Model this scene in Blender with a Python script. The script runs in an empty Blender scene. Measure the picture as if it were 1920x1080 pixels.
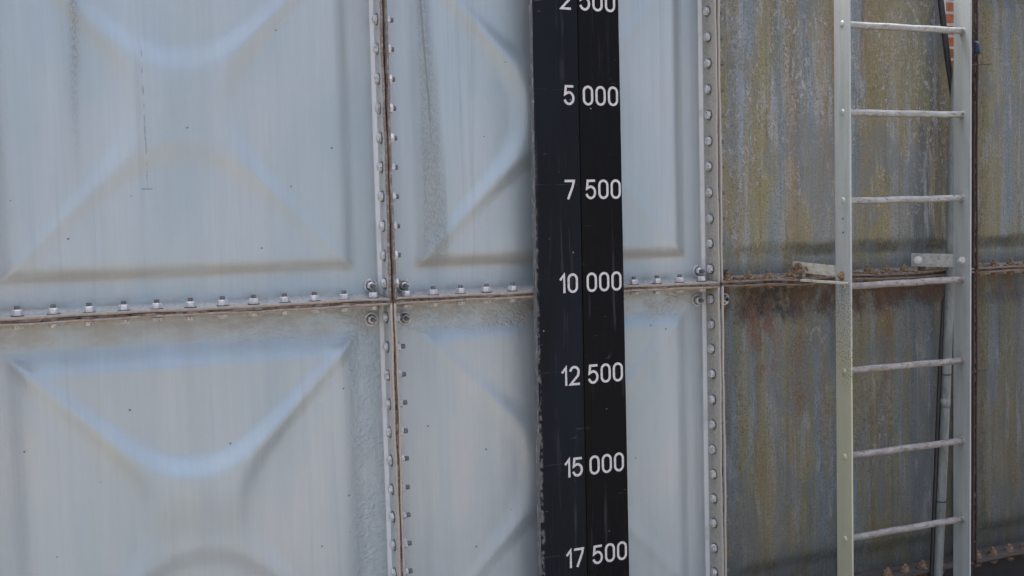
import bpy, bmesh, math, random
from mathutils import Vector, Matrix
R = math.radians
random.seed(7)
scn = bpy.context.scene
COL = scn.collection

# ------------------------------------------------------------------ camera
cam = bpy.data.objects.new('camera', bpy.data.cameras.new('camera'))
COL.objects.link(cam)
yaw, pitch, roll, fpx = 0.38131, -0.06005, -0.02584, 1880.6
fw = Vector((math.sin(yaw)*math.cos(pitch), math.cos(yaw)*math.cos(pitch), math.sin(pitch)))
rt = Vector((math.cos(yaw), -math.sin(yaw), 0)); up = rt.cross(fw)
r2 = rt*math.cos(roll)+up*math.sin(roll); u2 = -rt*math.sin(roll)+up*math.cos(roll)
m = Matrix((r2, u2, -fw)).transposed().to_4x4(); m.translation = Vector((-0.82846, -3.16811, 0.22364))
cam.matrix_world = m
cam.data.sensor_width = 36; cam.data.lens = fpx/1920*36
cam.data.clip_start = .05; cam.data.clip_end = 2000
scn.camera = cam

# ------------------------------------------------------------------ sky, sun, exposure
SUN_EL, SUN_AZ = 74, -20            # the sun stands behind the tank: this side is in shade
w = bpy.data.worlds.new('World'); scn.world = w; w.use_nodes = True
nt = w.node_tree; bg = nt.nodes['Background']
sky = nt.nodes.new('ShaderNodeTexSky'); sky.sky_type = 'NISHITA'; sky.sun_disc = False
sky.sun_elevation = R(SUN_EL); sky.sun_rotation = R(SUN_AZ); sky.air_density = 0.75; sky.dust_density = 8.0; sky.ozone_density = 1.0
nt.links.new(sky.outputs[0], bg.inputs[0]); bg.inputs[1].default_value = 0.13
sun = bpy.data.objects.new('sun', bpy.data.lights.new('sun', 'SUN')); COL.objects.link(sun)
sun.data.energy = 1.5; sun.data.angle = R(34); sun.data.color = (1, .975, .94)
sun.rotation_euler = (-R(90-SUN_EL), 0, -R(SUN_AZ)); sun.location = (0, 6, 8)
scn.view_settings.view_transform = 'Standard'; scn.view_settings.look = 'None'
scn.view_settings.exposure = 1.96; scn.view_settings.gamma = 1
scn.view_settings.use_curve_mapping = False

# ------------------------------------------------------------------ material helper
class N:
    def __init__(s, name):
        s.m = bpy.data.materials.new(name); s.m.use_nodes = True; s.t = s.m.node_tree
        s.b = s.t.nodes['Principled BSDF']; s._geo = None
    def n(s, t): return s.t.nodes.new(t)
    def put(s, sock, v):
        if isinstance(v, bpy.types.NodeSocket): s.t.links.new(v, sock)
        elif v is not None:
            if isinstance(v, tuple) and len(v) == 3 and sock.type == 'RGBA': v = v+(1,)
            sock.default_value = v
    def pos(s):
        if not s._geo:
            s._geo = s.n('ShaderNodeNewGeometry')
            s._sep = s.n('ShaderNodeSeparateXYZ'); s.t.links.new(s._geo.outputs['Position'], s._sep.inputs[0])
        return s._geo.outputs['Position']
    def X(s): s.pos(); return s._sep.outputs[0]
    def Y(s): s.pos(); return s._sep.outputs[1]
    def Z(s): s.pos(); return s._sep.outputs[2]
    def f(s, op, a, b=None, c=None):
        k = s.n('ShaderNodeMath'); k.operation = op
        for i, v in enumerate((a, b, c)):
            if v is not None: s.put(k.inputs[i], v)
        return k.outputs[0]
    def noise(s, scale=1, st=(1, 1, 1), detail=4, rough=.55, off=(0, 0, 0), dist=0, vec=None):
        mp = s.n('ShaderNodeMapping'); s.put(mp.inputs['Vector'], vec or s.pos())
        mp.inputs['Scale'].default_value = st; mp.inputs['Location'].default_value = off
        k = s.n('ShaderNodeTexNoise'); s.put(k.inputs['Vector'], mp.outputs[0])
        k.inputs['Scale'].default_value = scale; k.inputs['Detail'].default_value = detail
        k.inputs['Roughness'].default_value = rough; k.inputs['Distortion'].default_value = dist
        return k.outputs[0]
    def voro(s, scale, st=(1, 1, 1), off=(0, 0, 0)):
        mp = s.n('ShaderNodeMapping'); s.put(mp.inputs['Vector'], s.pos())
        mp.inputs['Scale'].default_value = st; mp.inputs['Location'].default_value = off
        k = s.n('ShaderNodeTexVoronoi'); s.put(k.inputs['Vector'], mp.outputs[0]); k.inputs['Scale'].default_value = scale
        return k
    def rng(s, v, a, b, c=0., d=1., smooth=True):
        k = s.n('ShaderNodeMapRange'); k.interpolation_type = 'SMOOTHSTEP' if smooth else 'LINEAR'
        s.put(k.inputs[0], v)
        for i, x in enumerate((a, b, c, d)): k.inputs[i+1].default_value = x
        return k.outputs[0]
    def band(s, v, a, b, soft):       # 1 between a and b
        return s.f('MULTIPLY', s.rng(v, a-soft, a+soft), s.rng(v, b-soft, b+soft, 1., 0.))
    def mul(s, *a):
        o = a[0]
        for x in a[1:]: o = s.f('MULTIPLY', o, x)
        return o
    def add(s, *a):
        o = a[0]
        for x in a[1:]: o = s.f('ADD', o, x)
        return o
    def ramp(s, v, stops):
        k = s.n('ShaderNodeValToRGB'); s.put(k.inputs[0], v); e = k.color_ramp.elements
        while len(e) < len(stops): e.new(.5)
        for i, (p, c) in enumerate(sorted(stops, key=lambda q: q[0])):
            e[i].position = p; e[i].color = (c if isinstance(c, tuple) else (c,)*3)+(1,)
        return k.outputs[0]
    def mix(s, fac, a, b, mode='MIX'):
        k = s.n('ShaderNodeMix'); k.data_type = 'RGBA'; k.blend_type = mode
        s.put(k.inputs[0], fac); s.put(k.inputs[6], a); s.put(k.inputs[7], b); return k.outputs[2]
    def bump(s, h, strength, dist, prev=None):
        k = s.n('ShaderNodeBump'); s.put(k.inputs['Height'], h)
        k.inputs['Strength'].default_value = strength; k.inputs['Distance'].default_value = dist
        if prev: s.put(k.inputs['Normal'], prev)
        return k.outputs[0]
    def out(s, col, rough=.5, metal=0., normal=None, spec=.5):
        s.put(s.b.inputs['Base Color'], col); s.put(s.b.inputs['Roughness'], rough)
        s.put(s.b.inputs['Metallic'], metal); s.put(s.b.inputs['Specular IOR Level'], spec)
        if normal: s.put(s.b.inputs['Normal'], normal)
        return s.m

def smooth_line(k, v, c, w):          # thin mark of half width w round c
    return k.rng(k.f('ABSOLUTE', k.f('SUBTRACT', v, c)), w*.3, w, 1., 0.)

# --- clean silver paint of the left panels
def mat_paint(name='silver_paint'):
    k = N(name); X, Y, Z = k.X(), k.Y(), k.Z()
    warp = k.f('SUBTRACT', k.noise(1, (3, 3, 1.2), 3), .5)
    brush = k.noise(1, (75, 8, 2.2), 4, .6)
    broad = k.noise(1, (5, 2, .9), 4, .55, off=(3, 0, 1))
    big = k.noise(1.1, (1, 1, 1), 3, .5, off=(7, 1, 0))
    col = k.mix(k.rng(broad, .3, .7), (.335, .41, .435), (.405, .465, .48))
    col = k.mix(k.mul(k.rng(big, .45, .65), .5), col, (.43, .465, .465))
    col = k.mix(k.mul(k.rng(brush, .35, .65), .22), col, (.32, .37, .375))
    # faint rain streaks
    st = k.noise(1, (28, 4, .5), 5, .65, off=(1, 0, 5))
    col = k.mix(k.mul(k.rng(st, .56, .75), .38), col, (.26, .29, .30))
    # streaks with a place of their own: left panel, and the wedge right of the first seam
    grit = k.rng(k.noise(1, (260, 20, 110), 3, .7), .42, .6)
    x1 = k.add(X, k.mul(Z, -.012), k.mul(warp, .05))
    s1 = k.mul(k.band(x1, -.905, -.885, .010), k.rng(Z, .30, .95, 0., 1.), k.f('MULTIPLY_ADD', grit, .5, .15))
    s1b = k.mul(k.band(x1, -.93, -.87, .03), k.rng(Z, .1, .8), .25)
    wl = k.rng(Z, .15, 1.1, .052, .022, False)
    ctr = k.rng(Z, .1, 1.1, .172, .148, False)
    dd = k.f('ABSOLUTE', k.f('SUBTRACT', k.add(X, k.mul(warp, .012)), ctr))
    s2 = k.mul(k.rng(k.f('ADD', k.f('DIVIDE', dd, wl), k.mul(k.f('SUBTRACT', st, .5), 1.6)), .35, 1.35, 1., 0.), k.rng(Z, .04, .2), k.f('MULTIPLY_ADD', grit, .35, .45))
    s3 = k.mul(smooth_line(k, k.add(X, k.mul(Z, .05), k.mul(warp, .02)), .19, .004), k.rng(Z, .45, .75), .8)
    s4 = k.mul(k.band(k.add(X, k.mul(warp, .03)), 1.075, 1.105, .012), k.rng(Z, -.05, .9), .35)
    col = k.mix(k.f('MINIMUM', k.add(s1, s1b, s2, s3, s4), 1.), col, (.20, .225, .215))
    # grime under and over the horizontal joint, broken up
    g = k.noise(9, (1, 1, 1.6), 5, .65)
    gz = k.add(Z, k.mul(k.f('SUBTRACT', g, .5), .09))
    under = k.mul(k.band(gz, -.085, .0, .03), k.rng(g, .38, .6), .45)
    over = k.mul(k.band(gz, .0, .045, .018), k.rng(g, .42, .6), .55)
    col = k.mix(k.f('MINIMUM', k.add(under, over), 1.), col, (.30, .265, .22))
    # warm ground bounce painted as beige on the lower bevel of the upper panels
    bounce = k.mul(k.band(k.add(Z, k.mul(warp, .02)), .092, .132, .012), k.rng(k.noise(4, (1, 1, 6), 4), .35, .6, .35, .85))
    col = k.mix(k.mul(bounce, k.band(Y, -.022, -.002, .003), .6), col, (.33, .30, .24))
    # hair lines and pits
    cr = k.mul(smooth_line(k, k.add(X, k.mul(k.f('SUBTRACT', k.noise(30), .5), .008)), -.713, .0035), k.band(Z, .37, .77, .02), k.rng(k.noise(45, (1, 1, 1), 5, .7), .42, .58))
    crt = k.mul(smooth_line(k, Z, .365, .004), k.band(X, -.729, -.700, .004))
    col = k.mix(k.mul(k.f('MAXIMUM', cr, crt), .55), col, (.16, .18, .18))
    v = k.voro(14, (1, .2, 1)); pit = k.mul(k.rng(v.outputs['Distance'], .035, .06, 1., 0.), k.rng(v.outputs['Color'], .80, .82))
    col = k.mix(k.mul(pit, .85), col, (.09, .09, .09))
    # paint film relief: brush marks, orange peel, and wrinkled runs on the rim of the lower left panel
    b = k.bump(brush, .10, .002)
    b = k.bump(k.noise(1, (1.6, 1.6, 1.2), 2), .5, .02, b)
    lo = k.rng(Z, -.10, -.03, 1., 0.)
    rim = k.f('MAXIMUM', k.mul(k.band(k.add(X, k.mul(warp, .02)), -.135, -.015, .012), lo), k.mul(k.band(Z, -.115, -.01, .02), k.rng(X, -1.0, -.2)))
    lowA = k.mul(k.band(Z, -.45, -.02, .1), k.rng(X, .0, -.02, 0., 1.), .14)
    amt = k.mul(k.f('MAXIMUM', rim, lowA), k.rng(k.noise(7, (1, 1, 1), 3, .6, off=(2, 2, 2)), .38, .62, .25, 1.))
    wr = k.noise(1, (62, 20, 74), 4, .6, dist=.15)
    wr = k.rng(wr, .40, .70)
    b = k.bump(k.mul(wr, k.add(amt, .04)), .7, .0030, b)
    b = k.bump(k.noise(220, (1, 1, 1), 2), .10, .001, b)
    b = k.bump(k.noise(1, (26, 15, 20), 3, .6), .35, .0035, b)
    rough = k.rng(k.noise(1, (10, 3, 2), 4), .3, .7, .38, .55)
    return k.out(col, rough, .42, b)

# --- flaking, algae and rust stained panels on the right
def mat_dirty(name='weathered_paint'):
    k = N(name); X, Y, Z = k.X(), k.Y(), k.Z()
    w1 = k.f('SUBTRACT', k.noise(1, (6, 2, 2.2), 5, .6), .5)
    w2 = k.f('SUBTRACT', k.noise(1, (30, 6, 5), 4, .6, off=(4, 0, 2)), .5)
    xw = k.add(X, k.mul(w1, .16), k.mul(w2, .035))
    def R_(stops):                   # X from 1.2 to 3.2 m
        return k.ramp(k.rng(xw, 1.2, 3.2, 0., 1., False), [((x-1.2)/2., c) for x, c in stops])
    G, BG, OL, TN, BR, DK, LB = (.235, .25, .235), (.185, .235, .26), (.24, .21, .09), (.30, .265, .18), (.20, .145, .075), (.09, .11, .11), (.29, .34, .36)
    upc = R_([(1.24, G), (1.31, OL), (1.35, G), (1.375, LB), (1.42, BG), (1.45, OL), (1.50, OL), (1.54, BG), (1.57, TN), (1.60, BR), (1.645, BG), (1.69, BG), (1.73, TN), (1.79, BR), (1.84, G), (1.90, BG), (1.95, BR), (2.03, OL), (2.09, TN), (2.15, G), (2.22, DK), (2.44, DK), (2.49, BG), (2.56, OL), (2.62, LB), (2.70, BG), (2.82, OL), (2.92, BG), (3.15, BG)])
    loc = R_([(1.24, DK), (1.28, G), (1.33, BG), (1.37, LB), (1.40, BG), (1.43, OL), (1.50, TN), (1.56, OL), (1.60, G), (1.64, OL), (1.68, BG), (1.76, BG), (1.82, DK), (1.90, BG), (1.97, OL), (2.04, BR), (2.08, OL), (2.13, BG), (2.22, DK), (2.44, DK), (2.49, BG), (2.56, OL), (2.63, BG), (2.72, DK), (2.80, BG), (2.95, DK), (3.15, BG)])
    col = k.mix(k.rng(Z, -.01, .01), loc, upc)
    # fine vertical streaking
    s = k.noise(1, (110, 10, 3.0), 5, .65); s2 = k.noise(1, (38, 6, 1.6), 5, .65, off=(2, 0, 9))
    col = k.mix(k.mul(k.rng(s, .48, .72), .55), col, (.30, .33, .34))
    col = k.mix(k.mul(k.rng(s2, .50, .66), .6), col, (.10, .11, .08))
    y1 = k.noise(1, (17, 5, 1.5), 6, .68, off=(11, 0, 2), dist=.5)
    col = k.mix(k.mul(k.rng(y1, .53, .60), .75), col, (.255, .215, .09))
    y3 = k.noise(1, (7, 3, .7), 4, .55, off=(21, 0, 4), dist=.4)
    col = k.mix(k.mul(k.rng(y3, .50, .57), .6), col, (.235, .205, .09))
    col = k.mix(k.mul(k.rng(y3, .45, .38), .5), col, (.20, .25, .275))
    y2 = k.noise(1, (22, 5, 2.2), 6, .7, off=(1, 0, 12), dist=.5)
    col = k.mix(k.mul(k.rng(y2, .55, .61), .6), col, (.33, .36, .37))
    col = k.mix(k.mul(k.rng(k.noise(1, (26, 6, 1.1), 5, .6, off=(5, 0, 3)), .52, .66), .5), col, (.22, .18, .085))
    # pale flakes, most of them high on the upper panels
    fl = k.noise(1, (70, 30, 42), 6, .72, dist=.6); pt = k.noise(1, (7, 4, 2.6), 4, .6, off=(0, 0, 4))
    hi = k.rng(Z, .0, .9, .0, .15, False)
    flm = k.mul(k.rng(fl, .53, .60), k.rng(k.add(pt, hi), .53, .64), k.rng(X, 2.35, 2.6, 1., .3))
    col = k.mix(k.mul(flm, .8), col, (.44, .42, .42))
    # dark speckle
    sp = k.noise(1, (130, 60, 100), 4, .75, off=(8, 1, 1))
    col = k.mix(k.mul(k.rng(sp, .54, .66), .7), col, (.07, .075, .06))
    # dark green line along the lower bevel of the upper panels
    mz = k.add(Z, k.mul(k.f('SUBTRACT', k.noise(12, (1, 1, .6), 4), .5), .05))
    mo = k.mul(k.band(mz, .085, .135, .014), k.rng(k.noise(1, (5, 2, 8), 4), .3, .55, .25, .85), k.rng(X, 1.45, 1.75, .25, 1.))
    col = k.mix(mo, col, (.055, .062, .04))
    col = k.mix(k.mul(k.band(mz, .0, .07, .02), .45), col, (.10, .12, .125))
    # rust and black run-off under the joint
    rn = k.noise(1, (14, 5, 9), 6, .7, off=(3, 3, 0)); rz = k.add(Z, k.mul(k.f('SUBTRACT', rn, .5), .22), k.mul(w2, .1))
    m1 = k.mul(k.band(rz, -.13, -.0, .045), k.rng(rn, .36, .52), k.rng(X, 2.35, 2.5, 1., .5))
    col = k.mix(k.mul(m1, .92), col, (.105, .050, .026))
    bx = k.add(X, k.mul(w1, .10))
    m2 = k.mul(k.band(k.add(rz, k.mul(w1, .2)), -.155, -.0, .04), k.band(bx, 1.38, 1.60, .05), k.rng(k.noise(22, (1, 1, .7), 5, .7), .44, .56))
    col = k.mix(k.mul(m2, .9), col, (.035, .034, .028))
    m3 = k.mul(k.band(bx, 1.40, 1.50, .03), k.band(rz, -.36, -.08, .05), k.rng(k.noise(16, (1, 1, .5), 5, .7, off=(1, 1, 1)), .45, .58), .75)
    m4 = k.mul(k.band(bx, 2.02, 2.06, .02), k.band(rz, -.35, -.04, .1), .4)
    m5 = k.mul(k.band(bx, 1.58, 1.66, .02), k.band(rz, -.5, -.2, .05), k.rng(sp, .42, .55), .7)
    col = k.mix(k.f('MINIMUM', k.add(m3, m4, m5), 1.), col, (.20, .085, .04))
    mr = k.mul(k.rng(k.noise(1, (18, 5, 1.4), 4, .6, off=(9, 0, 6)), .62, .70), k.rng(Z, .3, .9), .6)
    col = k.mix(mr, col, (.17, .10, .05))
    # lower edge darker and greener
    sl = k.mul(k.band(k.add(Z, k.mul(w1, .15)), -1.3, -1.06, .05), .6)
    col = k.mix(sl, col, (.05, .065, .055))
    gr = k.noise(1, (170, 60, 120), 4, .75, off=(2, 7, 1)); gr2 = k.noise(1, (300, 60, 45), 3, .7, off=(6, 2, 1))
    col = k.mix(k.mul(k.rng(gr, .54, .66), .30), col, (.40, .40, .37))
    col = k.mix(k.mul(k.rng(gr, .48, .38), .62), col, (.06, .065, .055))
    col = k.mix(k.mul(k.rng(gr2, .52, .64), .22), col, (.42, .42, .38))
    bl_ = k.noise(1, (5.5, 3, 3.2), 5, .65, off=(13, 2, 5), dist=.8)
    nj = k.f('SUBTRACT', 1., k.band(Z, -.24, .0, .06))
    col = k.mix(k.mul(k.rng(bl_, .50, .60), .5, nj), col, (.15, .175, .18))
    col = k.mix(k.mul(k.rng(bl_, .44, .36), .35, nj), col, (.17, .15, .085))
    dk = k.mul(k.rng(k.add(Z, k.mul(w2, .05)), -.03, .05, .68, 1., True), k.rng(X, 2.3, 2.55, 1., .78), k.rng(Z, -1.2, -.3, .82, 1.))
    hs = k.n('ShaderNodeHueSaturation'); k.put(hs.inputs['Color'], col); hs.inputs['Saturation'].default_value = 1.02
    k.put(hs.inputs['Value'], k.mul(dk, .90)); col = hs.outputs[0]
    b = k.bump(k.add(k.mul(fl, .6), k.mul(flm, .5)), .55, .004)
    b = k.bump(s, .3, .002, b)
    rough = k.rng(k.noise(1, (30, 6, 4), 4), .3, .7, .5, .8)
    return k.out(col, rough, .0, b, .4)

# --- the joint flanges: paint worn to rust along the outer edge
def mat_flange(name, body, rust, amount, edge=-.082, rough=.5, root_glint=False):
    k = N(name); Y = k.Y()
    n = k.noise(24, (1, 1, 1), 5, .65); n2 = k.noise(90, (1, 1, 1), 4, .6)
    col = k.mix(k.rng(n2, .35, .65), body, tuple(c*.8 for c in body))
    e = k.rng(k.add(Y, k.mul(k.f('SUBTRACT', n, .5), .05)), edge+.008, edge-.004)
    col = k.mix(k.mul(e, k.rng(n2, .32, .55, .55, 1.)), col, rust)
    col = k.mix(k.mul(k.rng(n, .62-amount*.25, .74-amount*.25), min(1, amount*1.2)), col, tuple(c*.75 for c in rust))
    if root_glint:  # bright highlight along the root fillet, painted in as a paler colour
        glint = k.mul(k.rng(Y, -.011, -.007), .8, k.rng(k.noise(1, (5, 5, 7), 4), .3, .5, .5, 1.))
        col = k.mix(glint, col, (.62, .66, .66))
    return k.out(col, rough, .05, k.bump(n2, .35, .002))

def mat_simple(name, a, b, scale=30, st=(1, 1, 1), rough=.6, metal=0., bump=.2, c=None, spec=.5):
    k = N(name); n = k.noise(scale, st, 5, .6)
    col = k.mix(k.rng(n, .35, .65), a, b)
    if c: col = k.mix(k.mul(k.rng(k.noise(scale*1.9, st, 4, .65, off=(5, 5, 5)), .55, .66), .9), col, c)
    return k.out(col, rough, metal, k.bump(n, bump, .002), spec)

def mat_board(name='black_board_paint', body=(.005, .0068, .0100)):
    k = N(name); X, Z = k.X(), k.Z()
    n = k.noise(1, (9, 1, 1.4), 5, .6); fine = k.noise(1, (160, 20, 14), 4, .6)
    col = k.mix(k.rng(n, .35, .7), body, tuple(c*1.55+.001 for c in body))
    col = k.mix(k.mul(k.rng(fine, .55, .72), .35), col, (.010, .012, .015))
    v = k.voro(26, (1, .1, 1)); d = k.f('ADD', v.outputs['Distance'], k.mul(k.f('SUBTRACT', k.noise(120), .5), .12))
    spk = k.mul(k.rng(d, .05, .075, 1., 0.), k.rng(v.outputs['Color'], .70, .72))
    v2 = k.voro(60, (1, .1, 1), (3, 0, 2)); spk2 = k.mul(k.rng(v2.outputs['Distance'], .07, .10, 1., 0.), k.rng(v2.outputs['Color'], .80, .82), k.rng(k.noise(3), .45, .6))
    col = k.mix(k.mul(k.f('MAXIMUM', spk, spk2), .7), col, (.42, .44, .45))
    sc = k.mul(k.rng(k.noise(1, (8, 1, 60), 2, .5, off=(1, 1, 1), dist=1.5), .70, .73), k.rng(k.noise(7), .5, .6), .35)
    col = k.mix(sc, col, (.15, .16, .17))
    zt = k.f('FRACT', k.f('DIVIDE', k.add(Z, 10-.9335), .312))
    tick = k.mul(k.rng(k.f('ABSOLUTE', k.f('SUBTRACT', zt, .22)), .002, .006, 1., 0.), k.rng(X, .64, .63), k.rng(k.noise(25), .4, .6), .5)
    col = k.mix(tick, col, (.05, .055, .06))
    run = k.mul(k.rng(k.noise(1, (60, 5, 2.2), 5, .65, off=(7, 0, 0)), .56, .68), k.rng(k.noise(4, (1, 1, 1), 3), .42, .6), .5)
    col = k.mix(run, col, (.045, .048, .05))
    edge = k.mul(k.rng(k.add(X, k.mul(k.noise(50), .02)), .497, .490), k.rng(k.noise(60), .42, .6), .55)
    col = k.mix(edge, col, (.20, .20, .20))
    return k.out(col, k.rng(n, .3, .7, .5, .7), 0., k.bump(fine, .12, .001), .12)

def mat_rail(name, body, algae_amt=0., xr=(0, 0)):
    k = N(name); Z = k.Z()
    n = k.noise(1, (40, 40, 3), 5, .6); n2 = k.noise(70, (1, 1, 1), 4, .6)
    col = k.mix(k.rng(n, .35, .65), body, tuple(c*.84 for c in body))
    col = k.mix(k.mul(k.rng(n2, .58, .7), .3), col, tuple(c*.55 for c in body))
    if algae_amt:
        z = k.add(Z, k.mul(k.f('SUBTRACT', k.noise(1, (20, 20, 3), 4), .5), .3))
        col = k.mix(k.mul(k.rng(z, .05, -.35), algae_amt), col, (.42, .425, .28))
        sp = k.rng(k.noise(150, (1, 1, 1), 4, .7), .50, .60)
        col = k.mix(k.mul(sp, k.band(z, -.40, .0, .08), .7), col, (.085, .07, .04))
    b = k.bump(n2, .15, .001)
    return k.out(col, .45, .25, b)

def mat_brick():
    k = N('orange_brick')
    mp = k.n('ShaderNodeMapping'); k.put(mp.inputs['Vector'], k.pos()); mp.inputs['Rotation'].default_value = (R(90), 0, 0)
    br = k.n('ShaderNodeTexBrick'); k.put(br.inputs['Vector'], mp.outputs[0])
    br.inputs['Scale'].default_value = 1; br.inputs['Brick Width'].default_value = .13; br.inputs['Row Height'].default_value = .052
    br.inputs['Mortar Size'].default_value = .006; br.inputs['Color1'].default_value = (.52, .17, .065, 1); br.inputs['Color2'].default_value = (.36, .11, .05, 1)
    br.inputs['Mortar'].default_value = (.62, .57, .52, 1)
    n = k.noise(40, (1, 1, 1), 5)
    col = k.mix(k.rng(n, .35, .7, 0., .5), br.outputs[0], (.20, .08, .05))
    return k.out(col, .9, 0., k.bump(br.outputs[1], -.6, .006))

M = {
 'paint': mat_paint(), 'dirty': mat_dirty(),
 'flange': mat_flange('painted_flange', (.39, .415, .41), (.33, .29, .235), .10, root_glint=True),
 'flange_mid': mat_flange('dull_flange', (.33, .34, .32), (.33, .31, .27), .12, root_glint=True),
 'flange_rust': mat_flange('rusty_flange', (.24, .225, .20), (.15, .115, .09), .6, rough=.8),
 'flange_cracked': mat_flange('flange_with_brown_edge', (.39, .415, .41), (.15, .105, .08), .10, -.085, root_glint=True),
 'flange_warm': mat_flange('aged_flange', (.34, .335, .30), (.33, .31, .27), .12, root_glint=True),
 'flange_dark': mat_flange('dark_rusted_flange', (.06, .055, .05), (.05, .032, .025), .5, rough=.85),
 'flange_top': mat_flange('brown_edged_flange', (.38, .39, .37), (.25, .205, .16), .30, -.072, rough=.65),
 'gasket': mat_simple('brown_joint_sealant', (.035, .023, .018), (.11, .075, .055), 45, (1, 1, 1), .85, 0, .6, (.015, .012, .01)),
 'gasket_pale': mat_simple('pale_joint_sealant', (.20, .165, .13), (.09, .07, .055), 40, (1, 1, 1), .85, 0, .6, (.02, .016, .012)),
 'steel': mat_simple('galvanised_steel', (.66, .66, .65), (.50, .51, .51), 120, (1, 1, 1), .42, .45, .2),
 'thread': mat_simple('dark_bolt_thread', (.07, .075, .075), (.16, .165, .165), 200, (1, 1, 1), .6, .2, .3),
 'bolt_painted': mat_simple('painted_bolt', (.58, .60, .60), (.36, .38, .38), 90, (1, 1, 1), .45, .1, .2, (.10, .09, .08)),
 'bolt_pale': mat_simple('pale_bolt_head', (.50, .48, .42), (.38, .36, .30), 90, (1, 1, 1), .5, .1, .2, (.16, .12, .08)),
 'bolt_rust': mat_simple('rusty_bolt', (.17, .10, .06), (.26, .20, .12), 110, (1, 1, 1), .85, 0, .6, (.08, .04, .025)),
 'board': mat_board(), 'board_r': mat_board('black_board_paint_darker', (.002, .0024, .003)),
 'board_back': mat_simple('black_backing', (.004, .004, .005), (.006, .006, .007), 30),
 'board_lip': mat_simple('chipped_grey_lip', (.07, .075, .08), (.13, .135, .14), 60, (1, 1, .3), .5, 0, .3, (.32, .33, .33)),
 'white': mat_simple('white_lettering', (.62, .61, .59), (.46, .455, .44), 220, (1, 1, 1), .6, 0, .1, (.16, .16, .16)),
 'rail_l': mat_rail('left_rail_steel', (.42, .465, .45), .75),
 'rail_r': mat_rail('right_rail_steel', (.37, .41, .405)),
 'rung': mat_simple('rung_steel', (.34, .36, .345), (.25, .255, .245), 60, (.4, 1, 1), .45, .35, .3, (.15, .12, .095)),
 'rung_low': mat_simple('dull_rung_steel', (.29, .28, .27), (.21, .20, .19), 60, (.4, 1, 1), .55, .25, .4, (.10, .08, .065)),
 'bracket': mat_simple('bracket_steel', (.33, .35, .33), (.26, .28, .27), 40, (1, 1, 1), .55, .2, .3, (.20, .17, .10)),
 'bracket_old': mat_simple('mossy_bracket_steel', (.38, .385, .33), (.29, .29, .24), 50, (1, 1, 1), .8, .0, .5, (.20, .17, .11)),
 'debris': mat_simple('rust_crust', (.20, .13, .065), (.10, .06, .04), 90, (1, 1, 1), .95, 0, 1., (.30, .24, .12)),
 'pipe': mat_simple('grey_conduit', (.19, .215, .21), (.13, .15, .145), 30, (1, 1, .3), .5, .1, .3, (.10, .11, .09)),
 'rubber': mat_simple('black_rubber', (.012, .013, .015), (.02, .021, .024), 60, (1, 1, 1), .5),
 'blue': mat_simple('dark_blue_plastic', (.008, .02, .05), (.015, .04, .09), 80, (1, 1, 1), .35),
 'black_steel': mat_simple('black_steel', (.006, .006, .007), (.012, .012, .012), 20, (1, 1, 1), .7),
 'brick': mat_brick(),
 'ground': mat_simple('sandy_ground', (.195, .17, .145), (.155, .135, .115), 6, (1, 1, 1), .95, 0, .5, (.11, .10, .09)),
}

# ------------------------------------------------------------------ object helpers
def link(name, me, mats, parent=None, loc=(0, 0, 0), label=None, smooth=False):
    if not isinstance(mats, (list, tuple)): mats = [mats]
    o = bpy.data.objects.new(name, me); COL.objects.link(o)
    if not me.materials:
        for mm in mats: me.materials.append(M[mm])
    o.location = loc
    if parent: o.parent = parent
    if label: o['label'] = label
    if smooth:
        for p in me.polygons: p.use_smooth = True
    return o
def bm_mesh(bm, name):
    bmesh.ops.recalc_face_normals(bm, faces=bm.faces)
    me = bpy.data.meshes.new(name); bm.to_mesh(me); bm.free(); return me
def thing(name, label, cat, loc=(0, 0, 0), group=None):
    o = bpy.data.objects.new(name, None); COL.objects.link(o); o.location = loc
    o['label'] = label; o['category'] = cat; o.empty_display_size = .05
    if group: o['group'] = group
    return o
def tag(o, label, cat, group=None):
    o['label'] = label; o['category'] = cat
    if group: o['group'] = group
    return o
def box(bm, lo, hi, bev=0., mi=0):
    r = bmesh.ops.create_cube(bm, size=1)
    vs = r['verts']
    for v in vs:
        v.co = Vector([(lo[i]+hi[i])/2 + v.co[i]*(hi[i]-lo[i]) for i in range(3)])
    fs = {f for v in vs for f in v.link_faces}
    for f in fs: f.material_index = mi
    if bev:
        es = {e for v in vs for e in v.link_edges}
        bmesh.ops.bevel(bm, geom=list(es), offset=bev, segments=2, affect='EDGES', profile=.6)
def prism(bm, M4, n, r0, r1, z0, z1, mi=0, rot=0., dome=0.):
    """n-gon frustum along local z of M4"""
    rings = [(r0, z0), (r1, z1)]
    if dome: rings += [(r1*.82, z1+dome*.7), (r1*.45, z1+dome)]
    L = []
    for r, z in rings:
        L.append([bm.verts.new(M4 @ Vector((r*math.cos(rot+2*math.pi*i/n), r*math.sin(rot+2*math.pi*i/n), z))) for i in range(n)])
    for a, b in zip(L, L[1:]):
        for i in range(n):
            f = bm.faces.new((a[i], a[(i+1) % n], b[(i+1) % n], b[i])); f.material_index = mi
    for ring in (L[0], L[-1]):
        f = bm.faces.new(ring); f.material_index = mi
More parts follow.
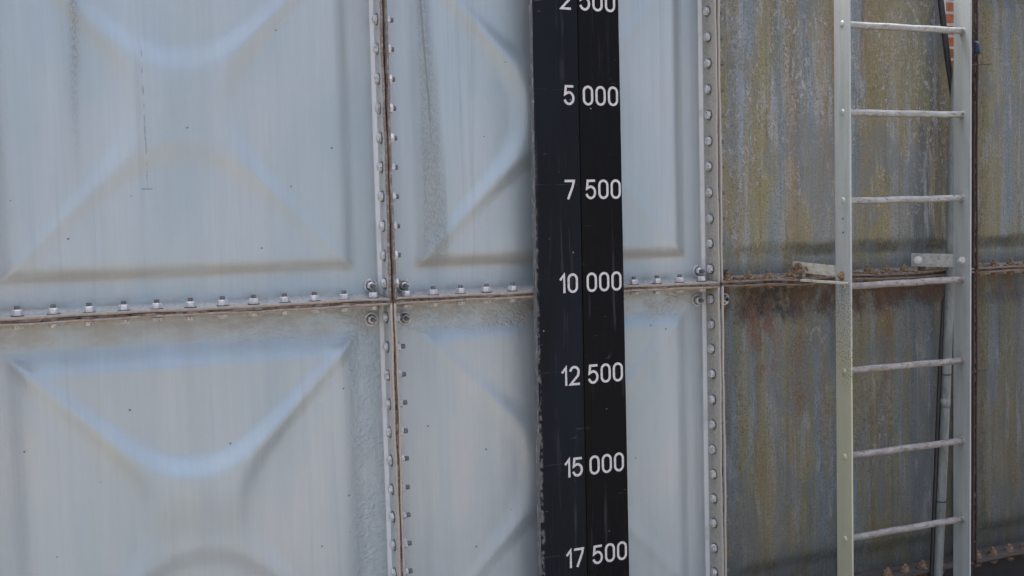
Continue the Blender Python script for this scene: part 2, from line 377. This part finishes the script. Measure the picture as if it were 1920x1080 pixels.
def tube(bm, pts, r, n=12, mi=0, cap=True, rfun=None):
    pts = [Vector(p) for p in pts]; L = []
    for i, p in enumerate(pts):
        d = (pts[min(i+1, len(pts)-1)]-pts[max(i-1, 0)]).normalized()
        a = d.cross(Vector((0, 1, 0))); a = a.normalized() if a.length > .1 else d.cross(Vector((0, 0, 1))).normalized()
        b = d.cross(a); rr = r*(rfun(i) if rfun else 1)
        L.append([bm.verts.new(p+(a*math.cos(2*math.pi*j/n)+b*math.sin(2*math.pi*j/n))*rr) for j in range(n)])
    for A, B in zip(L, L[1:]):
        for j in range(n):
            f = bm.faces.new((A[j], A[(j+1) % n], B[(j+1) % n], B[j])); f.material_index = mi; f.smooth = True
    if cap:
        for ring in (L[0], L[-1]): bm.faces.new(ring).material_index = mi
def catmull(pts, k=8):
    pts = [Vector(p) for p in pts]; P_ = [pts[0]*2-pts[1]]+pts+[pts[-1]*2-pts[-2]]; o = []
    for i in range(1, len(P_)-2):
        a, b, c, d = P_[i-1:i+3]
        for j in range(k):
            t = j/k
            o.append(.5*((2*b)+(c-a)*t+(2*a-5*b+4*c-d)*t*t+(3*b-a-3*c+d)*t**3))
    return o+[pts[-1]]

# ------------------------------------------------------------------ ground
GZ = -1.46
me = bpy.data.meshes.new('ground'); g = 400
bm = bmesh.new()
bmesh.ops.create_grid(bm, x_segments=40, y_segments=40, size=g)
for v in bm.verts: v.co.z = GZ
go = link('ground', bm_mesh(bm, 'ground'), 'ground'); go['kind'] = 'structure'

# ------------------------------------------------------------------ the sectional tank
P = 1.22; E_ = .0445*P; S_ = (P-2*E_)/12
FD = -.09                                   # how far the joint flanges stand out of the sheet
tank = thing('water_tank', 'large silver sectional steel water tank of pressed bolted panels, stained towards the right', 'water tank', (0, 0, -P-.17))
TB = tank.location
def loc(x, y, z): return Vector((x, y, z))-TB

def sst(t): t = max(0., min(1., t)); return t*t*(3-2*t)
def height(u, v, amp, cr=1., bw=.062, cr_r=None, vlow=0.):
    """how far the pressed sheet stands out; u, v in 0..1"""
    d = min(u, v, 1-u, 1-v)*P
    bev = sst((d-.090)/bw)
    a, b = abs(u-.5), abs(v-.5)
    hi, lo = max(a, b), min(a, b)
    r0 = .098
    q = (lo**2.6+(r0+.012)**2.6)**(1/2.6)-hi      # >0 inside the raised cross
    cross = sst((q*P+.048)/.085)*(1-.45*sst((lo-.14)/.2))
    cr = cr if cr_r is None else cr+(cr_r-cr)*sst((u-.42)/.16)
    cr = cr*(1-vlow*sst((.56-v)/.14))
    h = .020*bev + .019*cr*cross*sst((d-.095)/.07)
    return h*amp
def cutx(z): return 2.345+(1.10-z)*.21             # torn-back corner of one panel
def panel(col, row, mat, label, amp=1., cut=False, cr=1.):
    x0 = col*P; z0 = 0 if row else -P; n = 132; g_ = .024
    vs = []; fs = []
    ph = col*1.7+row*2.3
    for j in range(n+1):
        for i in range(n+1):
            u = (g_+(P-2*g_)*i/n)/P; v = (g_+(P-2*g_)*j/n)/P
            X, Z = x0+u*P, z0+v*P
            h = height(u, v, amp, cr, .085 if (col, row) == (-1, 0) else .062, {(0, 1): .3, (0, 0): .5}.get((col, row)), .55 if (col, row) == (-1, 0) else .2)
            h += .0022*math.sin(5*u+ph)*math.sin(4*v+ph*1.3)*min(1, min(u, v, 1-u, 1-v)*8)
            if cut and Z > .68: X = min(X, cutx(Z))
            vs.append(loc(X, -h, Z))
    for j in range(n):
        for i in range(n):
            a = j*(n+1)+i
            if cut:
                c = [vs[q] for q in (a, a+1, a+n+2, a+n+1)]
                if abs(c[0].x-c[1].x) < 1e-5 and abs(c[2].x-c[3].x) < 1e-5: continue
            fs.append((a, a+1, a+n+2, a+n+1))
    me = bpy.data.meshes.new('tank_panel'); me.from_pydata([tuple(v) for v in vs], [], fs); me.update()
    o = link('tank_panel', me, mat, tank, (0, 0, 0), label, smooth=True)
    return o
# flange profile: a = distance from the joint line, y
GAP, TH, RAD = .0040, .0072, .013
prof = [(GAP, .004), (GAP, FD+.0012), (GAP+.0012, FD), (GAP+TH-.0012, FD), (GAP+TH, FD+.0012), (GAP+TH, -RAD)]
for i in range(1, 7):
    t = math.pi/2*i/6
    prof.append((GAP+TH+RAD-RAD*math.cos(t), -RAD+RAD*math.sin(t)))
prof += [(.0262, 0.0006), (.0262, .004)]
def flange(col, row, side, mat, parent, zmax=None, droop=None):
    x0, x1 = col*P, col*P+P; z0 = 0 if row else -P; z1 = z0+P
    bm = bmesh.new(); nseg = 60; L = []
    for s in range(nseg+1):
        ring = []
        for a, y in prof:
            t = s/nseg
            if side in 'LR':
                zz = z0+a+(P-2*a)*t
                if zmax is not None: zz = z0+a+(zmax-z0-a)*t
                xx = x0+a if side == 'L' else x1-a
            else:
                xx = x0+a+(P-2*a)*t; zz = z0+a if side == 'B' else z1-a
            k_ = -y/.09                      # real flanges are not dead straight
            wob = k_*(.0013*math.sin(9*t*P+col*3+row)+.0007*math.sin(31*t*P+col))
            if side in 'LR': xx += wob
            else:
                zz += wob
                if droop: zz += k_*droop(xx)
            ring.append(bm.verts.new(loc(xx, y, zz)))
        L.append(ring)
    for A, B in zip(L, L[1:]):
        for j in range(len(prof)-1): bm.faces.new((A[j], A[j+1], B[j+1], B[j]))
    for ring in (L[0], L[-1]): bm.faces.new(ring)
    me = bm_mesh(bm, 'flange')
    for p in me.polygons: p.use_smooth = True
    o = link('flange', me, mat, parent)
    return o

def droop(x):                                   # the joint sags and opens where the ladder bracket pulls on it
    return -.010*math.exp(-((x-1.60)/.11)**2)-.004*math.exp(-((x-2.1)/.2)**2)
panels = {}
info = {
 (-1, 1): ('paint', 'clean silver panel with a thin dark drip line, upper left'),
 (-1, 0): ('paint', 'silver panel with wrinkled paint runs along its right rim'),
 (0, 1): ('paint', 'silver panel with a gritty grey streak beside its left joint, above the rusty joint'),
 (0, 0): ('paint', 'silver panel with smooth paint, lower one behind the black board'),
 (1, 1): ('dirty', 'ochre streaked and flaking panel with a missing corner, behind the top of the ladder'),
 (1, 0): ('dirty', 'panel with rust and black run-off below the joint, behind the lower ladder'),
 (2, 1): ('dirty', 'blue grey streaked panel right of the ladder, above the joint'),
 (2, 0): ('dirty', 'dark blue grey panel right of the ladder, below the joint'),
}
for (c, r), (mt, lb) in info.items():
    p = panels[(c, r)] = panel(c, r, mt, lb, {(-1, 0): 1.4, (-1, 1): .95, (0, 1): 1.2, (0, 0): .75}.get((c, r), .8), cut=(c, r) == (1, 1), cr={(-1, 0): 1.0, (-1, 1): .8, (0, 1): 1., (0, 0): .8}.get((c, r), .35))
    for sd in 'LRTB':
        if c == -1 and sd == 'L' and False: continue
        if sd in 'LR':
            mat = 'flange' if c < 1 else 'flange_mid'
            if (c, sd) == (0, 'R'): mat = 'flange_warm'
            if (c, r, sd) in ((-1, 1, 'R'), (0, 1, 'L')): mat = 'flange_cracked'
            if c == 2 or (c == 1 and sd == 'R'): mat = 'flange_dark'
        else: mat = 'flange_top' if c < 1 else 'flange_rust'
        if sd == 'T' and r == 1: mat = 'flange'
        if sd == 'B' and r == 0: mat = 'flange_dark'
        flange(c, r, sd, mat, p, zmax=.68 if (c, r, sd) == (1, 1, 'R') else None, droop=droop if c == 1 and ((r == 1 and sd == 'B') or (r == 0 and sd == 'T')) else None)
bpy.ops.object.select_all(action='DESELECT')

# jointing strip squeezed between the flanges, irregular
def strip_v(x, z0, z1, mat, front=FD+.004, half=GAP-.0004, seed=0):
    rnd = random.Random(seed); bm = bmesh.new(); L = []; n = int((z1-z0)/.012)
    for i in range(n+1):
        z = z0+(z1-z0)*i/n; f = front+rnd.uniform(-.004, .006)+(.010 if rnd.random() < .12 else 0); h = half
        k = 1; wob = (.0013*math.sin(9*(z-z0))+.0007*math.sin(31*(z-z0)))*.5
        L.append([bm.verts.new(loc(x+dx+wob*0, y, z)) for dx, y in ((-h, .002), (-h, f), (h, f+rnd.uniform(0, .002)), (h, .002))])
    for A, B in zip(L, L[1:]):
        for j in range(3): bm.faces.new((A[j], A[j+1], B[j+1], B[j]))
    for r_ in (L[0], L[-1]): bm.faces.new(r_)
    return link('joint_strip', bm_mesh(bm, 'joint_strip'), mat, tank)
def strip_h(z, x0, x1, mat, seed=0, dr=None):
    rnd = random.Random(seed); bm = bmesh.new(); L = []; n = int((x1-x0)/.012)
    for i in range(n+1):
        x = x0+(x1-x0)*i/n; f = FD+.003+rnd.uniform(-.005, .005); h = GAP-.0004; d_ = dr(x) if dr else 0
        L.append([bm.verts.new(loc(x, y, z+dz+d_*(-y/.09))) for dz, y in ((-h, .002), (-h, f), (h, f+rnd.uniform(0, .003)), (h, .002))])
    for A, B in zip(L, L[1:]):
        for j in range(3): bm.faces.new((A[j], A[j+1], B[j+1], B[j]))
    for r_ in (L[0], L[-1]): bm.faces.new(r_)
    return link('joint_strip', bm_mesh(bm, 'joint_strip'), mat, tank)
strip_v(0, .003, P, 'gasket', FD+.014, seed=1); strip_v(0, -P, -.003, 'gasket_pale', seed=2)
strip_v(P, .003, P, 'gasket', FD+.012, seed=3); strip_v(P, -P, -.003, 'gasket', FD+.010, seed=4)
strip_v(2*P, .003, P, 'gasket', seed=5); strip_v(2*P, -P, -.003, 'gasket', seed=6)
strip_h(0, -P+.004, P-.004, 'gasket_pale', 7); strip_h(0, P+.004, 2*P-.004, 'gasket', 8, droop); strip_h(0, 2*P+.004, 3*P-.004, 'gasket', 9)

# bolts: one mesh per look, copied
def bolt_mesh(name, head='bolt_painted', nut='steel', thread='thread', lumpy=0., tl=.029):
    """shank along +z through a 20.8 mm flange pack centred on 0: head below, nut and thread end above"""
    bm = bmesh.new(); I = Matrix.Identity(4); t = GAP+TH
    prism(bm, I, 20, .0162, .0162, -t-.0025, -t+.0005, 3)
    prism(bm, I, 10, .0075, .0075, -t-.003, t+.003, 2)
    prism(bm, I, 6, .0132, .0132, -t-.0025-.0095, -t-.0025, 0)
    prism(bm, I, 6, .0095, .0130, -t-.0145, -t-.012, 0)
    prism(bm, I, 20, .0162, .0162, t-.0005, t+.0028, 3)
    prism(bm, I, 6, .0135, .0135, t+.0025, t+.0165, 1, .3)
    prism(bm, I, 6, .0135, .0105, t+.0165, t+.0188, 1, .3)
    prism(bm, I, 12, .0072, .0064, t+.0188, t+tl, 2)
    if lumpy:
        rnd = random.Random(3)
        bmesh.ops.subdivide_edges(bm, edges=bm.edges, cuts=2)
        for v in bm.verts:
            v.co += Vector((rnd.uniform(-1, 1), rnd.uniform(-1, 1), rnd.uniform(-1, 1)))*lumpy
    me = bm_mesh(bm, name)
    for q in (head, nut, thread, 'bolt_rust' if 'rust' in head else 'thread'): me.materials.append(M[q])
    return me
BM = {'dull': bolt_mesh('bolt', 'rung_low', 'rung_low', 'thread'), 'clean': bolt_mesh('bolt', 'bolt_painted', 'steel', 'thread'), 'pale': bolt_mesh('bolt', 'bolt_pale', 'steel', 'steel'),
      'rust': bolt_mesh('bolt', 'bolt_rust', 'bolt_rust', 'bolt_rust', .0016), 'seam': bolt_mesh('bolt', 'bolt_painted', 'bolt_painted', 'thread', tl=.034)}
rb = random.Random(11)
def put_bolt(kind, x, y, z, axis, parent, label=None):
    o = link('bolt', BM[kind], [], parent, loc(x+rb.uniform(-.0012, .0012)*(axis == 'z'), y+rb.uniform(-.002, .002), z+rb.uniform(-.0015, .0015)*(axis == 'x')), label)
    tl = (rb.uniform(-.03, .03), rb.uniform(-.03, .03))
    if axis == 'x': o.rotation_euler = (rb.uniform(0, 1), R(90)+tl[1], 0); o.rotation_mode = 'XYZ'; o.matrix_basis = Matrix.Translation(o.location) @ Matrix.Rotation(R(90)+tl[0], 4, 'Y') @ Matrix.Rotation(rb.uniform(0, 1), 4, 'Z') @ Matrix.Diagonal((1.17, 1.17, 1., 1))
    else: o.matrix_basis = Matrix.Translation(o.location) @ Matrix.Rotation(tl[0], 4, 'X') @ Matrix.Rotation(tl[1], 4, 'Y') @ Matrix.Rotation(rb.uniform(0, 1), 4, 'Z') @ Matrix.Diagonal((1.12, 1.12, 1., 1))
    return o
BY = -.047
for k_ in range(13):
    zt = E_+k_*S_
    if zt < 1.03:
        put_bolt('clean', 0, BY, zt, 'x', panels[(-1, 1)]); put_bolt('seam', P, BY, zt, 'x', panels[(0, 1)])
    if zt < 1.0: put_bolt('seam', 0, BY, -zt, 'x', panels[(-1, 0)])
    if zt < 1.13: put_bolt('seam', P, BY, -zt, 'x', panels[(0, 0)])
    xx = E_+k_*S_
    put_bolt('clean', -P+xx, BY, 0, 'z', panels[(-1, 1)])
    if not .52 < xx < .86: put_bolt('clean', xx, BY, 0, 'z', panels[(0, 1)])
    put_bolt('rust', P+xx, BY, droop(P+xx)*.5, 'z', panels[(1, 1)], 'rust crusted bolt')
    if xx < .5:
        put_bolt('rust', 2*P+xx, BY, 0, 'z', panels[(2, 1)], 'rust crusted bolt')
        put_bolt('rust', 2*P+xx, BY, -P, 'z', panels[(2, 0)])
    if .75 < xx: put_bolt('rust', P+xx, BY, -P, 'z', panels[(1, 0)])
    if zt < 1.1: put_bolt('rust', 2*P, BY, -zt, 'x', panels[(1, 0)], 'rust crusted bolt')
    if zt < 1.0: put_bolt('rust', 2*P, BY, zt, 'x', panels[(2, 1)], 'rust crusted bolt')
# tie bolts through the sheet at the panel corners, with round washers
def tie_mesh(mat='steel', washer='bolt_painted'):
    bm = bmesh.new(); Q = Matrix.Rotation(R(90), 4, 'X')
    prism(bm, Q, 28, .0235, .0225, -.001, .004, 0)
    prism(bm, Q, 24, .0165, .0165, .004, .0065, 2)
    prism(bm, Q, 6, .0138, .0138, .0065, .0185, 1, .4)
    prism(bm, Q, 6, .0138, .0105, .0185, .0208, 1, .4)
    prism(bm, Q, 12, .0078, .0065, .0208, .038, 2)
    me = bm_mesh(bm, 'corner_bolt')
    for q in (washer, mat, 'thread'): me.materials.append(M[q])
    return me
TM = tie_mesh(); TR = tie_mesh('bolt_rust', 'bolt_rust')
for x, z, pk, mm in ((-.050, .049, (-1, 1), TM), (-.052, -.060, (-1, 0), TM), (.060, .044, (0, 1), TM), (.060, -.062, (0, 0), TM), (1.178, .047, (0, 1), TM), (1.173, -.060, (0, 0), TM),
                     (1.290, .042, (1, 1), TR), (1.290, -.062, (1, 0), TM), (2.49, .05, (2, 1), TR), (2.49, -.06, (2, 0), TR)):
    link('corner_bolt', mm, [], panels[pk], loc(x, -.002, z), 'rusty corner bolt' if mm is TR else None)

# rust crust lying on the joint
def crust(x0, x1, n, seed, parent, hz=.012):
    rnd = random.Random(seed); bm = bmesh.new()
    for i in range(n):
        x = rnd.uniform(x0, x1); r = rnd.uniform(.003, .009)*(1.4 if rnd.random() < .15 else 1)
        q = bmesh.ops.create_icosphere(bm, subdivisions=1, radius=r)
        c = loc(x, rnd.uniform(-.085, -.02), GAP+TH+droop(x)+r*.35)
        for v in q['verts']: v.co = Vector((v.co.x*rnd.uniform(.8, 1.7), v.co.y*1.2, v.co.z*rnd.uniform(.6, 1.2)))+c
    o = link('rust_crust', bm_mesh(bm, 'rust_crust'), 'debris', parent); return o
crust(1.24, 2.40, 260, 5, panels[(1, 1)]); crust(2.46, 3.0, 60, 6, panels[(2, 1)])

# black steel beam the tank stands on
bm = bmesh.new()
box(bm, loc(-P-.05, -.02, -P-.17), loc(3*P+.05, .10, -P-.012), .003)
link('base_beam', bm_mesh(bm, 'base_beam'), 'black_steel', tank)
bm = bmesh.new()
for i in range(5):
    box(bm, loc(-P+.1+i*1.15, .0, GZ), loc(-P+.3+i*1.15, .12, -P-.171), .004)
link('support_plinth', bm_mesh(bm, 'support_plinth'), 'black_steel', tank)

# ------------------------------------------------------------------ brick wall glimpsed through the missing corner
bm = bmesh.new(); box(bm, (2.2, .36, GZ), (3.9, .58, 1.5))
bw = link('brick_wall', bm_mesh(bm, 'brick_wall'), 'brick'); tag(bw, 'orange brick wall glimpsed through the gap behind the top of the ladder', 'wall')

# ------------------------------------------------------------------ black gauge board
board = thing('gauge_board', 'tall black board with white volume numbers standing in front of the silver panels', 'gauge board', (.64, -.13, -P))
def bl(x, y, z): return Vector((x, y, z))-board.location
def slab(name, pts, y0, y1, mat, parent, off, bev=.0015, holes=None):
    """outline in x,z extruded in y"""
    bm = bmesh.new()
    a = [bm.verts.new(off(x, y0, z)) for x, z in pts]; b = [bm.verts.new(off(x, y1, z)) for x, z in pts]
    bm.faces.new(a); bm.faces.new(b[::-1]); n = len(pts)
    for i in range(n): bm.faces.new((a[i], a[(i+1) % n], b[(i+1) % n], b[i]))
    if bev: bmesh.ops.bevel(bm, geom=list(bm.edges), offset=bev, segments=1, affect='EDGES')
    return link(name, bm_mesh(bm, name), mat, parent)
ZT, ZB = 1.21, -1.20
def lx(z): return .4795+.0085*z          # the left edge leans a little
def sx(z): return .6425+.0045*z
def edge(fx, z0, z1, n, amp, seed):
    r_ = random.Random(seed)
    return [(fx(z0+(z1-z0)*i/n)+r_.uniform(-amp, amp), z0+(z1-z0)*i/n) for i in range(n+1)]
slab('left_strip', edge(lx, ZB, ZT, 60, .0010, 1)+edge(lambda z: sx(z)-.0034, ZT, ZB, 2, 0, 2), -.130, -.126, 'board', board, bl, .0008)
slab('right_strip', edge(lambda z: sx(z)+.0034, ZB, ZT, 2, 0, 2)+edge(lambda z: .8005, ZT, ZB, 40, .0004, 3), -.132, -.126, 'board_r', board, bl, .0008)
slab('backing', [(.492, ZB), (.795, ZB), (.795, ZT), (.50, ZT)], -.1245, -.112, 'board_back', board, bl, 0)
slab('side_lip', [(lx(ZB)-.0006, ZB), (lx(ZB)+.0030, ZB), (lx(ZT)+.0030, ZT), (lx(ZT)-.0006, ZT)], -.1255, -.098, 'board_lip', board, bl, .0005)
bm = bmesh.new()
for z in (-.95, -.45, .45, .95): box(bm, bl(.60, -.1119, z-.02), bl(.67, -.012, z+.02), .001)
link('standoff', bm_mesh(bm, 'standoff'), 'board_back', board)

# digits drawn as strokes (condensed engraved lettering)
CH, CW, SW = .066, .0385, .0080
def arc(cx, cz, r, a0, a1, n=8, rz=None):
    rz = rz or r
    return [(cx+r*math.cos(R(a0+(a1-a0)*i/n)), cz+rz*math.sin(R(a0+(a1-a0)*i/n))) for i in range(n+1)]
H, W_ = CH-SW, CW-SW
def gl(c):
    if c == '0':
        r = W_/2; rr = W_*.52
        return [([*arc(r, H-rr, r, 0, 180, 10, rr), *arc(r, rr, r, 180, 360, 10, rr)], True)]
    if c == '1': return [([(0, H*.74), (W_*.42, H), (W_*.42, 0)], False)]
    if c == '2': return [([*arc(W_/2, H-W_*.5, W_/2, 165, -15, 9), (W_*.93, H*.50), (0, 0), (W_*1.02, 0)], False)]
    if c == '5': return [([(W_*.92, H), (W_*.12, H), (W_*.03, H*.56), *arc(W_*.47, H*.33, W_*.53, 115, -155, 14, H*.33)], False)]
    if c == '7': return [([(0, H), (W_, H), (W_*.85, H*.68), (W_*.30, 0)], False)]
def stroke(bm, pts, closed, ox, oz, y0, y1, w=SW/2):
    n = len(pts); P2 = [Vector((a, b)) for a, b in pts]; L = []
    for i in range(n):
        a = P2[i-1] if (i or closed) else None; c = P2[(i+1) % n] if (i < n-1 or closed) else None
        d1 = (P2[i]-a).normalized() if a is not None else None; d2 = (c-P2[i]).normalized() if c is not None else None
        d1 = d1 or d2; d2 = d2 or d1
        t = (d1+d2); t = t.normalized() if t.length > 1e-6 else d1
        nn = Vector((-t.y, t.x)); k = 1/max(.45, nn.dot(Vector((-d1.y, d1.x))))
        p = P2[i].copy()
        if not closed and i == 0: p -= d2*w*.8
        if not closed and i == n-1: p += d1*w*.8
        L.append([bm.verts.new(bl(ox+q.x, y, oz+q.y)) for q, y in ((p+nn*w*k, y0), (p-nn*w*k, y0), (p-nn*w*k, y1), (p+nn*w*k, y1))])
    rngs = range(n) if closed else range(n-1)
    for i in rngs:
        A, B = L[i], L[(i+1) % n]
        for j in range(4): bm.faces.new((A[j], A[(j+1) % 4], B[(j+1) % 4], B[j]))
    if not closed: bm.faces.new(L[0]); bm.faces.new(L[-1])
XD = {'2 500': (.586, .656, 0), '5 000': (.592, .6605, 0), '7 500': (.587, .6640, 0), '10 000': (.561, .6600, 0), '12 500': (.560, .6585, 0), '15 000': (.564, .6560, 0), '17 500': (.562, .6610, 0)}
PIT = .0468
for i, (t, (xa, xb, _)) in enumerate(XD.items()):
    zb = .969-.3120*i-.033; bm = bmesh.new()
    left, right = t.split(' '); x = xa
    for c in left:
        for pts, cl in gl(c): stroke(bm, pts, cl, x+SW/2, zb+SW/2, -.1306, -.1295)
        x += .029 if c == '1' else PIT
    x = xb
    for c in right:
        for pts, cl in gl(c): stroke(bm, pts, cl, x+SW/2, zb+SW/2, -.1326, -.1315)
        x += PIT
    link('number', bm_mesh(bm, 'number'), 'white', board, (0, 0, 0), 'white number %s' % t)

# ------------------------------------------------------------------ ladder
lad = thing('ladder', 'grey steel ladder with round rungs bracketed to the stained tank panels', 'ladder', (1.96, -.21, -1.30))
def ll(x, y, z): return Vector((x, y, z))-lad.location
def rail(x, y0, y1, t, mat, label):
    bm = bmesh.new(); box(bm, ll(x, y0, -1.32), ll(x+t, y1, 1.45), .0014)
    return link('rail', bm_mesh(bm, 'rail'), mat, lad, label=label)
RL = rail(1.667, -.250, -.168, .0075, 'rail_l', 'rail with yellow green algae on its lower half')
RR = rail(2.240, -.250, -.168, .0075, 'rail_r', 'clean blue grey rail')
for i, z in enumerate((1.245, .928, .611, .291, -.0225, -.337, -.655, -.966)):
    if i == 0: continue
    bm = bmesh.new(); n = 24
    dz = (.004, .002, .004, .003, -.004, -.002, 0)[i-1]
    x0, x1 = 1.676, 2.2395
    tube(bm, [ll(x0+(x1-x0)*k/n, -.212+.0008*math.sin(k*.9+i), z-dz/2+dz*k/n+.0007*math.sin(k*.7+i*2)) for k in range(n+1)], .0125, 16, 0)
    # weld collar and the rung end peened through the right rail
    for xc, d in ((1.6762, 1), (2.2392, -1)):
        Q = Matrix.Translation(ll(xc, -.212, z)) @ Matrix.Rotation(R(90)*d, 4, 'Y')
        prism(bm, Q, 14, .0155, .0132, 0, .005)
    link('rung', bm_mesh(bm, 'rung'), 'rung' if i < 4 else 'rung_low', lad)
    bm = bmesh.new(); Q = Matrix.Translation(ll(1.6668, -.212, z)) @ Matrix.Rotation(-R(90), 4, 'Y')
    prism(bm, Q, 16, .0115, .0100, 0, .0022, dome=.0015)
    link('rung_end', bm_mesh(bm, 'rung_end'), 'rail_l', RL)
# small holes in the left rail as dark plugs
for z in (.225, .175):
    bm = bmesh.new(); Q = Matrix.Translation(ll(1.6668, -.212, z)) @ Matrix.Rotation(-R(90), 4, 'Y')
    prism(bm, Q, 12, .0035, .0035, -.001, .0004); link('bolt_hole', bm_mesh(bm, 'bolt_hole'), 'rubber', RL)
def plate(name, a, b, h, t, mat, parent, label=None, zoff=0., taper=1.):
    """vertical plate from a to b (x,y,z of its top edge), height h, thickness t"""
    a, b = Vector(a), Vector(b); d = (b-a); d.z = 0; nrm = Vector((-d.y, d.x, 0)).normalized()*t/2
    bm = bmesh.new(); c = []
    for p, hh in ((a, h), (b, h*taper)):
        for s in (-1, 1):
            for z in (0, -hh): c.append(bm.verts.new(p+nrm*s+Vector((0, 0, z))))
    for f in ((0, 1, 3, 2), (4, 6, 7, 5), (0, 4, 5, 1), (2, 3, 7, 6), (0, 2, 6, 4), (1, 5, 7, 3)): bm.faces.new([c[i] for i in f])
    bmesh.ops.bevel(bm, geom=list(bm.edges), offset=.0008, segments=1, affect='EDGES')
    return link(name, bm_mesh(bm, name), mat, parent, label=label)
BL_ = plate('bracket', ll(1.574, -.040, .070), ll(1.6690, -.167, .052), .040, .005, 'bracket_old', lad, 'mossy bracket on the left rail')
BR_ = plate('bracket', ll(2.150, -.040, .080), ll(2.2410, -.167, .076), .052, .005, 'bracket', lad, 'grey bracket on the right rail')
plate('bottom_strap', ll(1.572, -.091, .004), ll(1.6655, -.240, -.006), .009, .016, 'bracket_old', BL_)
def small_bolt(M4, mat, parent, name='bolt'):
    bm = bmesh.new(); prism(bm, M4, 18, .0155, .0155, 0, .0025); prism(bm, M4, 6, .0125, .0120, .0025, .012); prism(bm, M4, 10, .0065, .006, .012, .019)
    link(name, bm_mesh(bm, name), mat, parent)
small_bolt(Matrix.Translation(ll(1.6665, -.205, .016)) @ Matrix.Rotation(-R(90), 4, 'Y'), 'bolt_rust', RL)
small_bolt(Matrix.Translation(ll(2.2398, -.212, .052)) @ Matrix.Rotation(-R(90), 4, 'Y'), 'steel', RR)
nv = Vector((-.127, -.095, 0)).normalized()
Q = Matrix.Translation(ll(1.585, -.060, .048)) @ nv.to_track_quat('Z', 'Y').to_matrix().to_4x4()
small_bolt(Q, 'debris', BL_)
Q = Matrix.Translation(ll(2.163, -.064, .054)) @ nv.to_track_quat('Z', 'Y').to_matrix().to_4x4()
small_bolt(Q, 'steel', BR_)
# rusty lump round the left bracket's foot
rnd = random.Random(4); bm = bmesh.new()
for i in range(46):
    r_ = rnd.uniform(.003, .008); q = bmesh.ops.create_icosphere(bm, subdivisions=1, radius=r_)
    c = ll(1.572+rnd.gauss(0, .014), -.060+rnd.uniform(-.03, .02), .036+rnd.gauss(0, .014))
    for v in q['verts']: v.co += c
link('rust_lump', bm_mesh(bm, 'rust_lump'), 'debris', BL_)

# ------------------------------------------------------------------ conduit, cable, ties
bm = bmesh.new()
tube(bm, catmull([(2.347, -.122, 1.20), (2.339, -.122, 1.072), (2.291, -.122, .624), (2.273, -.122, .066), (2.257, -.122, -.295), (2.235, -.122, -.723), (2.207, -.122, -1.22), (2.203, -.122, -1.40)]), .0175, 18)
pipe = link('conduit', bm_mesh(bm, 'conduit'), 'pipe'); tag(pipe, 'thin grey vertical conduit running behind the right rail of the ladder', 'pipe')
for z, x in ((-.52, 2.2455), (.35, 2.2915)):
    bm = bmesh.new(); tube(bm, [(x-.0004, -.122, z-.017), (x+.0004, -.122, z+.017)], .0195, 18)
    link('coupling', bm_mesh(bm, 'coupling'), 'pipe', pipe)
bm = bmesh.new()
tube(bm, catmull([(2.262, -.078, 1.10), (2.280, -.078, .985), (2.302, -.078, .85), (2.331, -.078, .70), (2.353, -.080, .575), (2.352, -.085, .235), (2.300, -.108, -.0), (2.262, -.106, -.10), (2.250, -.104, -.189), (2.229, -.104, -.51), (2.212, -.104, -.833), (2.191, -.104, -1.223), (2.188, -.10, -1.40)]), .0085, 10, rfun=lambda i: 1.35 if i < 40 else 1.)
cb = link('cable', bm_mesh(bm, 'cable'), 'rubber'); tag(cb, 'black rubber cable running down beside the grey conduit behind the ladder', 'cable')
def tie(x, y, z, x2, z2, label, r=.018):
    bm = bmesh.new(); n = 18
    tube(bm, [(x+r*math.cos(2*math.pi*i/n), y+r*math.sin(2*math.pi*i/n), z) for i in range(n+1)], .0022, 6, cap=False)
    if x2: tube(bm, [(x+r, y-.003, z), ((x+x2)/2+.01, y-.02, z+(z2-z)*.4), (x2, y-.028, z2)], .0022, 6)
    box(bm, (x+r-.005, y-.006, z-.004), (x+r+.005, y+.004, z+.004))
    o = link('cable_tie', bm_mesh(bm, 'cable_tie'), 'rubber'); tag(o, label, 'cable tie', 'black ties on the conduit'); return o
tie(2.319, -.122, .815, 2.455, .823, 'black cable tie with a loose tail right of the ladder, near the top', .021)
tie(2.252, -.122, -.405, 2.440, -.400, 'black cable tie with a loose tail right of the ladder, below the joint', .021)
tie(2.225, -.122, -.915, None, 0, 'black cable tie round the conduit just above the lowest rung', .020)
# extra thick black strip of the cable bundle at the top
bm = bmesh.new()
rnd = random.Random(8)
for i in range(7):
    a = i*.9; tube(bm, [(2.405+.012*math.cos(a+t*.5), -.125+.010*math.sin(a+t*.7), .865+t*.012) for t in range(5)], .0035, 8)
bl_ = link('rope_knot', bm_mesh(bm, 'rope_knot'), 'blue'); tag(bl_, 'small dark blue rope knot hanging just right of the ladder near the top', 'rope')
